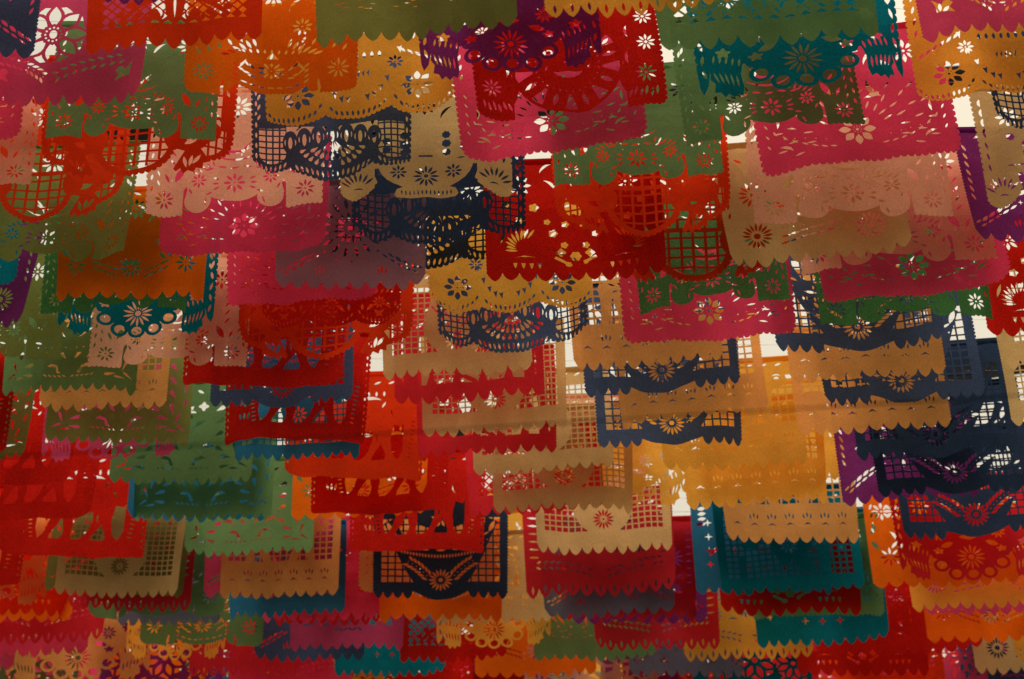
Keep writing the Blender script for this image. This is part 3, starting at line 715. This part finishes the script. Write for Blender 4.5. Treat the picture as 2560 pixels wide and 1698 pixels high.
# ------------------------------------------------------------------ triangulate a design
def build_design(fn):
    c = Cut(); fn(c)
    verts, faces = [], []
    for _, pts in c.ops:
        fine = []                                    # long edges get extra points so that they can bend with the sheet
        for (ax, ay), (bx, by) in zip(pts, pts[1:]+pts[:1]):
            m = max(1, math.ceil(math.hypot(bx-ax, by-ay)/.04))
            fine += [(ax+(bx-ax)*k/m, ay+(by-ay)*k/m) for k in range(m)]
        pts = fine
        faces.append(list(range(len(verts), len(verts)+len(pts)))); verts += pts
    n0 = len(verts)
    nx, ny = 22, 18
    for i in range(nx+1):
        for j in range(ny+1):
            verts.append((-.5+(i+.25*(j % 2))/(nx+.5)+.0007, HS*j/ny+.0003))
    V, E, F, ov, oe, of = geometry.delaunay_2d_cdt([Vector(v) for v in verts], [], faces, 0, 1e-5)
    A = np.array([(v[0], v[1]) for v in V]); T = np.array([tuple(f) for f in F])
    C = A[T].mean(1); state = np.zeros(len(T), bool)   # painter's order: the last shape over a triangle decides
    for k, (paper, pts) in enumerate(c.ops):
        q = np.array(pts); q2 = np.roll(q, -1, 0)
        box_ = np.where((C[:, 0] >= q[:, 0].min()) & (C[:, 0] <= q[:, 0].max()) & (C[:, 1] >= q[:, 1].min()) & (C[:, 1] <= q[:, 1].max()))[0]
        if not len(box_): continue
        X, Y = C[box_, 0][:, None], C[box_, 1][:, None]
        cross = (q[:, 1] > Y) != (q2[:, 1] > Y)
        with np.errstate(divide='ignore', invalid='ignore'):
            xi = (q2[:, 0]-q[:, 0])*(Y-q[:, 1])/(q2[:, 1]-q[:, 1])+q[:, 0]
        ins = (np.sum(cross & (X < xi), 1) % 2) == 1
        state[box_[ins]] = paper
    T = T[state]
    used = np.unique(T); idx = -np.ones(len(A), int); idx[used] = np.arange(len(used))
    A, T = A[used], idx[T]
    a, b, d = A[T[:, 0]], A[T[:, 1]], A[T[:, 2]]
    cr = (b[:, 0]-a[:, 0])*(d[:, 1]-a[:, 1])-(b[:, 1]-a[:, 1])*(d[:, 0]-a[:, 0])
    T = T[np.abs(cr) > 1e-9]; cr = cr[np.abs(cr) > 1e-9]
    T[cr < 0] = T[cr < 0][:, ::-1]
    return A, T
CACHE = {}

# ------------------------------------------------------------------ the banners
# each row: view window letter, bottom-left corner, bottom-right corner (window pixels), colour, design, options
OFF = {'A': (0, 0), 'B': (830, 0), 'C': (1660, 0), 'D': (0, 550), 'E': (830, 550), 'F': (1660, 550), 'G': (0, 1098), 'H': (830, 1098), 'I': (1660, 1098)}
K = 900/2352
BANNERS = [
#BANNERS_BEGIN
('A',-930,365,215,345,'navy','leaf'), ('A',-190,695,955,655,'magenta','bloom'), ('A',548,372,1728,268,'vermilion','lattice'),
('A',1190,650,2345,598,'orange','belly'), ('A',2040,268,3385,182,'olive','plain'), ('A',295,912,1412,882,'green','lily'),
('A',215,1195,1530,1150,'vermilion','bell'), ('A',-380,1430,800,1412,'vermilion','bell'), ('A',-900,1240,205,1215,'peach','lily'),
('A',-1000,965,128,900,'pink','flower'), ('A',930,1380,2120,1330,'peach','lily'), ('D',-290,270,850,252,'olive','lily'),
('D',1022,245,2152,208,'pink','flower'), ('A',1705,850,2980,735,'olive gold','swag'), ('A',1628,1180,2715,1095,'navy','lace'),
('B',575,535,1790,400,'purple','bouquet'), ('B',930,795,2205,650,'scarlet','sun'), ('B',1400,140,2650,-10,'olive gold','slit'),
('B',828,1075,2085,915,'pink','flower'), ('B',1455,1230,2560,1150,'green','lily'), ('C',-50,368,1440,225,'green','lattice'),
('C',135,920,1322,795,'green','lily'), ('C',235,640,1650,470,'teal','bouquet'), ('C',1695,245,2900,160,'magenta','bloom'),
('C',1670,670,2900,600,'olive gold','swag'), ('C',635,1122,1975,960,'pink','flower'), ('C',2150,905,3300,860,'black','lace'),
('C',2112,1345,3250,1300,'tan','pot'), ('F',2005,172,3140,130,'purple','leaf'), ('C',595,1445,1925,1370,'peach','lily'),
('F',408,325,1640,202,'tan','wheel'), ('C',-720,1570,480,1515,'vermilion','bell'), ('F',-440,410,850,362,'vermilion','bell'),
('E',1005,408,2200,348,'scarlet','skull'), ('B',35,1325,1200,1255,'tan','pot'), ('E',120,195,1288,140,'black','lace'),
('E',-30,340,1150,325,'black','lace',150), ('E',-385,480,630,430,'mauve','leaf'), ('D',-920,750,205,742,'purple','wheel'),
('D',-1000,485,110,425,'teal','flower'), ('D',330,520,1345,492,'orange','row'), ('D',255,600,1232,545,'dark green','lily'),
('D',365,755,1400,732,'teal','bouquet'), ('D',1457,558,2480,500,'pink','flower'), ('D',567,960,1620,942,'peach','lily'),
('D',-680,930,395,900,'olive','lily'), ('D',-20,1118,888,1100,'green','drops'), ('D',237,1238,1085,1226,'amber','birdfoot'),
('D',1697,732,2632,682,'scarlet','swag_bird'), ('D',1172,1080,2255,1082,'scarlet','horse'), ('E',-650,905,540,875,'vermilion','bell'),
('D',1370,1240,2310,1195,'navy','bowl'), ('D',1428,1432,2405,1438,'scarlet','horse'), ('D',282,1470,1238,1440,'olive','drops'),
('G',-750,155,188,135,'olive','drops'), ('G',250,155,1215,112,'magenta','bouquet'), ('G',710,292,1652,285,'green','drops'),
('G',1512,145,2370,100,'blue','tiles'), ('G',-930,110,42,95,'scarlet','horse'), ('G',-450,292,472,288,'scarlet','horse'),
('G',-320,527,622,522,'scarlet','horse'), ('G',-40,755,940,757,'scarlet','horse'), ('G',-830,990,135,965,'scarlet','horse'),
('E',610,632,1720,600,'gold','swag'), ('E',684,895,1692,830,'navy','lace'), ('E',322,1042,1312,985,'tan','dome'),
('E',402,1200,1402,1140,'crimson','figures'), ('E',592,1408,1560,1345,'tan','dome'), ('E',557,1548,1492,1492,'crimson','figures'),
('E',1568,975,2570,900,'amber','birdfoot'), ('E',1650,1142,2685,1065,'navy','bowl'), ('E',1877,1342,2862,1265,'amber','birdfoot'),
('E',1737,1482,2725,1420,'navy','bowl'), ('H',920,248,1850,196,'tan','dome'), ('H',-328,252,610,236,'vermilion','horse'),
('H',-150,477,765,458,'scarlet','horse'), ('H',102,735,1010,718,'scarlet','horse'), ('G',1897,522,2810,498,'orange','row'),
('F',-170,582,830,508,'dark green','lily'), ('F',-262,815,890,740,'pink','flower'), ('F',1036,526,2285,430,'pink','flower'),
('F',1022,692,2180,622,'dark green','lily'), ('F',890,318,2190,222,'peach','lily'), ('F',711,892,1850,816,'navy','bowl'),
('F',822,1060,1850,1010,'amber','birdfoot'), ('F',1030,1238,2112,1150,'navy','bowl'), ('F',877,1420,1882,1366,'amber','birdfoot'),
('I',-10,196,956,150,'gold','birdfoot'), ('I',140,446,1110,386,'gold','birdfoot'), ('I',385,688,1302,655,'amber','birdfoot'),
('I',1252,132,2340,78,'black','bowl'), ('F',2236,965,3330,900,'tan','dome'), ('F',2272,1335,3300,1270,'tan','dome'),
('F',2120,762,3300,700,'scarlet','skull'), ('I',1168,412,2102,350,'purple','leaf'), ('I',1405,392,2440,318,'black','bowl'),
('I',1557,668,2560,590,'black','bowl'), ('I',205,1012,1140,990,'blue','stars'), ('I',460,1135,1397,1110,'teal','stars',50),
('I',370,1028,1325,962,'teal','tiles'), ('I',355,1150,1316,1130,'scarlet','skull'), ('I',560,1168,1476,1140,'green','flower'),
('I',606,1352,1490,1312,'teal','stars'), ('I',1368,982,2340,935,'orange','row'), ('I',1535,940,2520,898,'crimson','bouquet'),
('I',1613,1138,2560,1082,'olive gold','wheel'), ('I',1700,1160,2620,1115,'magenta','burst'), ('I',1720,1330,2600,1300,'orange','row'),
('I',1190,1408,2085,1388,'scarlet','lattice'), ('I',-470,1378,382,1355,'crimson','slit'), ('H',1252,1037,2262,1000,'crimson','slit'),
('H',1500,1172,2412,1162,'crimson','burst'), ('H',1560,1200,2465,1192,'purple','leaf'), ('H',1370,1182,2245,1130,'slate','leaf'),
('I',130,1452,982,1420,'olive gold','slit'), ('I',860,1558,1760,1535,'scarlet','skull'), ('I',-228,1545,552,1530,'slate','leaf'),
('I',2025,1542,2950,1510,'tan','wheel'), ('I',1250,1650,2150,1615,'magenta','garden'), ('I',190,1670,1000,1645,'teal','garden'),
('H',1240,1670,2150,1645,'peach','garden'), ('H',1900,1700,2650,1690,'scarlet','slit'), ('I',2040,1705,2900,1680,'purple','leaf'),
('H',930,1568,1742,1532,'orange','row'), ('I',2290,1445,3150,1420,'gold','slit'), ('H',1050,478,2000,440,'tan','dome'),
('H',870,500,1782,445,'crimson','lattice'), ('H',1327,748,2242,705,'tan','dome'), ('H',257,1052,1162,1030,'black','bowl'),
('H',290,1175,1132,1162,'orange','row'), ('H',690,1218,1445,1185,'tan','birdfoot'), ('H',330,1140,1270,1112,'gold','bouquet',80),
('H',682,1378,1440,1350,'gold','bouquet'), ('H',432,1462,1142,1430,'scarlet','lattice'), ('H',1320,1458,2140,1445,'green','plain'),
('G',1885,1372,2652,1360,'magenta','burst'), ('G',1642,1438,2388,1432,'navy','leaf'), ('H',5,1548,757,1530,'teal','stars'),
('H',480,1670,1260,1645,'scarlet','bloom'), ('G',1690,1182,2640,1162,'pink','burst'), ('G',1780,1214,2572,1195,'scarlet','slit'),
('H',170,1005,1080,982,'amber','flower',90), ('G',838,516,1782,508,'green','drops'), ('G',820,530,1740,524,'blue','stars'),
('G',1190,772,2052,752,'green','drops'), ('G',1422,1042,2212,1030,'amber','birdfoot'), ('G',1310,1018,2200,1002,'pink','leaf',60),
('G',1472,1168,2255,1140,'blue','stars'), ('G',560,1175,1476,1152,'green','belly'), ('G',346,1008,1168,1030,'tan','dome'),
('G',285,1003,1200,1016,'olive','drops',60), ('G',442,1112,1243,1122,'crimson','slit'), ('G',758,1222,1452,1195,'slate','leaf'),
('G',910,1352,1720,1352,'green','belly'), ('G',800,1435,1480,1438,'olive gold','bouquet'), ('G',20,1600,980,1545,'amber','bouquet'),
('G',-440,1152,456,1145,'vermilion','skull'), ('G',-400,1212,482,1198,'orange','row'), ('G',-600,1102,295,1065,'amber','bouquet'),
('G',-240,1332,692,1320,'crimson','slit'), ('G',-280,1425,572,1402,'pink','burst'), ('G',-760,1520,92,1500,'magenta','burst'),
('G',-300,1690,520,1690,'green','garden'), ('G',640,1660,1450,1640,'purple','garden'), ('G',1226,1548,1952,1535,'crimson','slit'),
('G',1480,1660,2300,1640,'pink','slit'), ('G',1720,1670,2500,1640,'olive gold','garden'), ('H',-60,1690,760,1670,'teal','garden'),
('A',640,14,1780,-60,'purple','slit'), ('A',-1000,40,70,-10,'olive gold','slit'),
('H',1160,375,2075,348,'peach','dome',130), ('I',240,300,1168,262,'gold','wheel',170),
('H',1400,455,2350,430,'gold','bouquet',45),
#BANNERS_END
]
LOOK = {'leaf': 'leaf-sprig fringe', 'bloom': 'big open flower', 'lattice': 'diamond-lattice', 'belly': 'flowered belly', 'plain': 'plain-band',
 'lily': 'three-lobed', 'bell': 'lattice-bag and tassel', 'flower': 'eight-petal flower', 'swag': 'three-swag', 'swag_bird': 'bird-swag', 'lace': 'lacy fan',
 'bouquet': 'ring-bouquet', 'sun': 'smiling sun', 'slit': 'slit-fringe', 'pot': 'footed bowl', 'wheel': 'petal-wheel', 'skull': 'wisp-and-teeth', 'row': 'slit-daisy',
 'drops': 'teardrop-spray', 'birdfoot': 'bird-foot mark', 'horse': 'horse-leg', 'bowl': 'laurel-bowl lattice', 'dome': 'daisy-dome lattice', 'figures': 'dancing-figure',
 'tiles': 'square-lattice', 'stars': 'four-point star', 'burst': 'leaf-burst', 'garden': 'dense open flower'}
H0 = 3.1
class S: pass
sheets = []
rnd = random.Random(11)
for i, (win, x0, y0, x1, y1, colr, des, *opt) in enumerate(BANNERS):
    s = S(); ox, oy = OFF[win]
    s.a = (ox+x0*K, oy+y0*K); s.b = (ox+x1*K, oy+y1*K); s.col = colr; s.des = des; s.i = i
    s.my = (s.a[1]+s.b[1])/2; s.mx = (s.a[0]+s.b[0])/2
    s.y = at_h(1280, s.my+(opt[0]*K if opt else 0), H0)[1]
    sheets.append(s)
# three more rows hang behind, mostly below the frame; only their upper parts show through the gaps
frnd = random.Random(23); i = len(BANNERS)
for r, yy in enumerate((1735, 1800, 1870, 1945)):
    x = -60-70*r
    while x < 2600:
        wpx = frnd.uniform(265, 285); s = S(); y0 = yy+frnd.uniform(-18, 18)
        s.a = (x, y0); s.b = (x+wpx, y0+frnd.uniform(-8, 4)); s.i = i; i += 1
        s.col = frnd.choice(['scarlet', 'pink', 'teal', 'orange', 'green', 'purple', 'gold', 'crimson', 'vermilion', 'navy', 'amber']); s.des = frnd.choice(['row', 'slit', 'burst', 'drops', 'wheel', 'stars', 'birdfoot'])
        s.my = (s.a[1]+s.b[1])/2; s.mx = x+wpx/2; s.y = at_h(1280, s.my, H0)[1]; sheets.append(s)
        x += wpx+frnd.uniform(5, 60)
sheets.sort(key=lambda s: s.y)
GAP = .045
def over(a, b): return min(a.b[0], b.b[0])-max(a.a[0], b.a[0]) > -6
for k, s in enumerate(sheets):                       # rows never touch: keep a hand's breadth between overlapping banners
    for q in sheets[:k]:
        if over(q, s): s.y = max(s.y, q.y+GAP)
sheets.sort(key=lambda s: s.y)
# banners that hang side by side share a string
strings = []
for s in sheets:
    for st in strings:
        if abs(np.mean([q.y for q in st])-s.y) < .05 and not any(over(q, s) for q in st): st.append(s); break
    else: strings.append([s])
orig = {s.i: s.y for s in sheets}
for st in strings:
    m = float(np.mean([q.y for q in st]))
    for q in st: q.y = m
for _ in range(3):
    for a in sheets:                                 # keep the nearer of two overlapping banners in front
        for b in sheets:
            if orig[a.i] < orig[b.i] and a.y > b.y-.03 and over(a, b):
                for q in (a, b): q.y = orig[q.i]

def add_mesh(name, co, T, mat, parent=None, loc=(0, 0, 0)):
    me = bpy.data.meshes.new(name)
    me.vertices.add(len(co)); me.vertices.foreach_set('co', np.ascontiguousarray(co, np.float32).ravel())
    n = len(T); k = T.shape[1]
    me.loops.add(n*k); me.loops.foreach_set('vertex_index', np.ascontiguousarray(T, np.int32).ravel())
    me.polygons.add(n); me.polygons.foreach_set('loop_start', np.arange(0, n*k, k, dtype=np.int32))
    me.polygons.foreach_set('use_smooth', np.ones(n, bool))
    me.update(calc_edges=True); me.validate()
    me.materials.append(mat)
    o = bpy.data.objects.new(name, me); COL.objects.link(o); o.location = loc
    if parent: o.parent = parent
    return o

def place_words(s):
    fx, fy = (max(60, s.a[0])+min(2500, s.b[0]))/2/2560, s.my/1698
    h = ['far left', 'left', 'left of centre', 'centre', 'right of centre', 'right', 'far right'][min(6, max(0, int(fx*7)))]
    v = 'top' if fy < .14 else 'upper' if fy < .36 else 'middle' if fy < .6 else 'lower' if fy < .85 else 'bottom'
    return v, h
labels = {}
def neighbour(s, sign):
    best = None
    for q in sheets:
        ov = min(q.b[0], s.b[0], 2560)-max(q.a[0], s.a[0], 0)
        d = (q.my-s.my)*sign
        if q is not s and ov > .4*(min(s.b[0], 2560)-max(s.a[0], 0)) and 12 < d and (best is None or d < best[0]) and q.my < 1690 and q.my > 20: best = (d, q)
    return best[1] if best else None
def label(s):
    v, h = place_words(s); me = f"{s.col} {LOOK[s.des]} paper banner"
    below, above = neighbour(s, 1), neighbour(s, -1)
    cand = []
    if below: cand.append(f"{me} just above the {below.col} {LOOK[below.des]} one, {v} {h}")
    if above: cand.append(f"{me} just below the {above.col} {LOOK[above.des]} one, {v} {h}")
    if below and above: cand.append(f"{me} between the {above.col} {LOOK[above.des]} and {below.col} {LOOK[below.des]} ones")
    cand += [f"{me}, {v} {h} of the picture", f"{me} at the {v} edge, {h}, partly cut off"]
    for t in cand:
        if t not in labels and len(t.split()) <= 16: labels[t] = s; return t
    labels[cand[-1]] = s; return cand[-1]

for s in sheets:
    if s.des not in CACHE: CACHE[s.des] = build_design(D[s.des])
    A, T = CACHE[s.des]
    rs = random.Random(s.i*7+1)
    BL, BR = at_y(*s.a, s.y), at_y(*s.b, s.y)
    W = math.hypot(BR[0]-BL[0], BR[2]-BL[2]); tilt = math.atan2(BR[2]-BL[2], BR[0]-BL[0])
    H = (.5*.84*W + .5*.375)
    ca, sa = math.cos(tilt), math.sin(tilt); uprot = tilt*.55
    ux, uz = -math.sin(uprot), math.cos(uprot)
    mid = (BL+BR)/2
    x, t = A[:, 0], A[:, 1]/HS                       # t: 0 bottom, 1 at the string
    d = 1-t
    amp = .008
    bil = amp*(np.sin(2*math.pi*(x*rs.uniform(.7, 1.3)+rs.random()))*d + .5*np.sin(2*math.pi*(x*rs.uniform(1.8, 2.8)+rs.random()))*d**.7)
    bil += .006*np.sin(math.pi*t*rs.uniform(.8, 1.5))*rs.choice((-1, 1))
    cl = rs.choice((0, .01, .02, .03, .04)) * rs.choice((-1, 1)); crr = rs.choice((0, .015, .025, .035, .05)) * rs.choice((1, 1, -1))
    bil += rs.uniform(-.016, .016)*x*d + .0035*np.sin(x*rs.uniform(24, 40)+rs.random()*6)*d**7 + rs.choice((0, 0, .01, -.01))*d**4
    el = np.clip((-x-.28)/.22, 0, 1)**2*d**1.3; er = np.clip((x-.28)/.22, 0, 1)**2*d**1.3
    lean = rs.uniform(-.006, .006)
    Yo = bil + cl*el + crr*er + lean*d
    xx = x + abs(cl)/W*.28*el - abs(crr)/W*.28*er
    sag = .004*np.cos(math.pi*x)                     # the string droops a touch between its knots
    px = xx*W*ca + t*H*ux; pz = xx*W*sa + t*H*uz - sag
    origin = np.array((mid[0]+H*ux, s.y, mid[2]+H*uz+CAMZ))
    co = np.stack([px-H*ux, Yo, pz-H*uz], 1)
    o = add_mesh('paper_banner', co, T, MAT[s.col], None, tuple(origin))
    o['label'] = label(s); o['category'] = 'paper banner'; o['group'] = f"{LOOK[s.des]} paper banners"
    # folded hem glued over the string
    n = 14; xs = np.linspace(-.488, .488, n+1); hv = []
    for yo, dz in ((-.0016, .0), (-.0022, -.02)):
        for q in xs:
            dzz = dz*H/.365*(1+.12*math.sin(q*37+s.i)); sg = .004*math.cos(math.pi*q)
            hv.append((q*W*ca-dzz*0, yo-.0004, q*W*sa-sg+dzz+.003))
    hf = np.array([(k, k+1, n+2+k, n+1+k) for k in range(n)])
    add_mesh('hem', np.array(hv), hf, MAT[s.col], o)
    s.tl = origin+np.array((-.5*W*ca, 0, -.5*W*sa)); s.tr = origin+np.array((.5*W*ca, 0, .5*W*sa)); s.obj = o

# ------------------------------------------------------------------ strings, and the cables they are tied to
XE = 2.914
groups = {}
for s in sheets: groups.setdefault(round(s.y, 4), []).append(s)
for y, st in groups.items():
    st.sort(key=lambda q: q.mx)
    pts = [np.array((-XE, y, CAMZ+H0+.42))]
    for q in st:
        if q.tl[0] < -XE+.05: pts.append(q.tr) if q.tr[0] < XE else None; continue
        for k in range(5):
            f = k/4; p = q.tl*(1-f)+q.tr*f; p = p-np.array((0, .0008, .004*math.sin(math.pi*f)-.001)); 
            if abs(p[0]) < XE-.05 and p[0] > pts[-1][0]+.002: pts.append(p)
    pts.append(np.array((XE, y, CAMZ+H0+.42)))
    v, f = tube([(p[0], p[1]-y, p[2]) for p in pts], .0004, 5)
    o = mesh_obj('hanging_string', v, f, M_STRING, None, (0, y, 0))
    q = min(st, key=lambda q: abs(q.mx-1280)); lv, lh = place_words(q)
    t = f"thin string carrying the {q.col} {LOOK[q.des]} banner, {lv} {lh}"
    if t in labels: t = f"thin string carrying the {q.col} {LOOK[q.des]} and {st[0 if st[0] is not q else -1].col} {LOOK[st[0 if st[0] is not q else -1].des]} banners"
    if t in labels: t = f"thin string carrying the {st[-1].col} {LOOK[st[-1].des]} banner, {place_words(st[-1])[0]} {place_words(st[-1])[1]}"
    for c in st:
        if t not in labels: break
        t = f"thin string carrying the {c.col} {LOOK[c.des]} banner, {place_words(c)[0]} {place_words(c)[1]}"
    if t in labels: t = f"farther of the thin strings carrying {q.col} {LOOK[q.des]} banners, {lv} {lh}"
    labels[t] = q; o['label'] = t; o['category'] = 'string'; o['group'] = 'strings holding the banners'
# a thin wire close to the camera, far out of focus
A, B = at_y(0, 1135, 2.1), at_y(2560, 980, 2.1); sl = (B[2]-A[2])/(B[0]-A[0]); zc = A[2]-sl*A[0]+CAMZ
v, f = tube([(x, 0, zc+sl*x-.004*(1-(x/7)**2)) for x in np.linspace(-7, 7, 29)], .0009, 6)
o = mesh_obj('overhead_wire', v, f, M_STEEL, None, (0, 2.1, 0))
o['label'] = 'thin dark wire stretched right across in front of all the banners'; o['category'] = 'wire'
ymax = max(groups)+.3; ymin = -3
for sx, side in ((-1, 'left'), (1, 'right')):
    n = 6; v = []; f = []
    for yy in (ymin, ymax):
        for k in range(n):
            a = 2*math.pi*k/n; v.append((sx*XE+.006*math.cos(a), yy, CAMZ+H0+.42+.006*math.sin(a)))
    f = [(k, (k+1) % n, n+(k+1) % n, n+k) for k in range(n)]
    o = mesh_obj('support_cable', v, f, M_STEEL)
    o['label'] = f'steel cable along the {side} side that the strings are tied to'; o['category'] = 'cable'
print('sheets', len(sheets), 'strings', len(groups), 'tris', sum(len(CACHE[s.des][1]) for s in sheets))
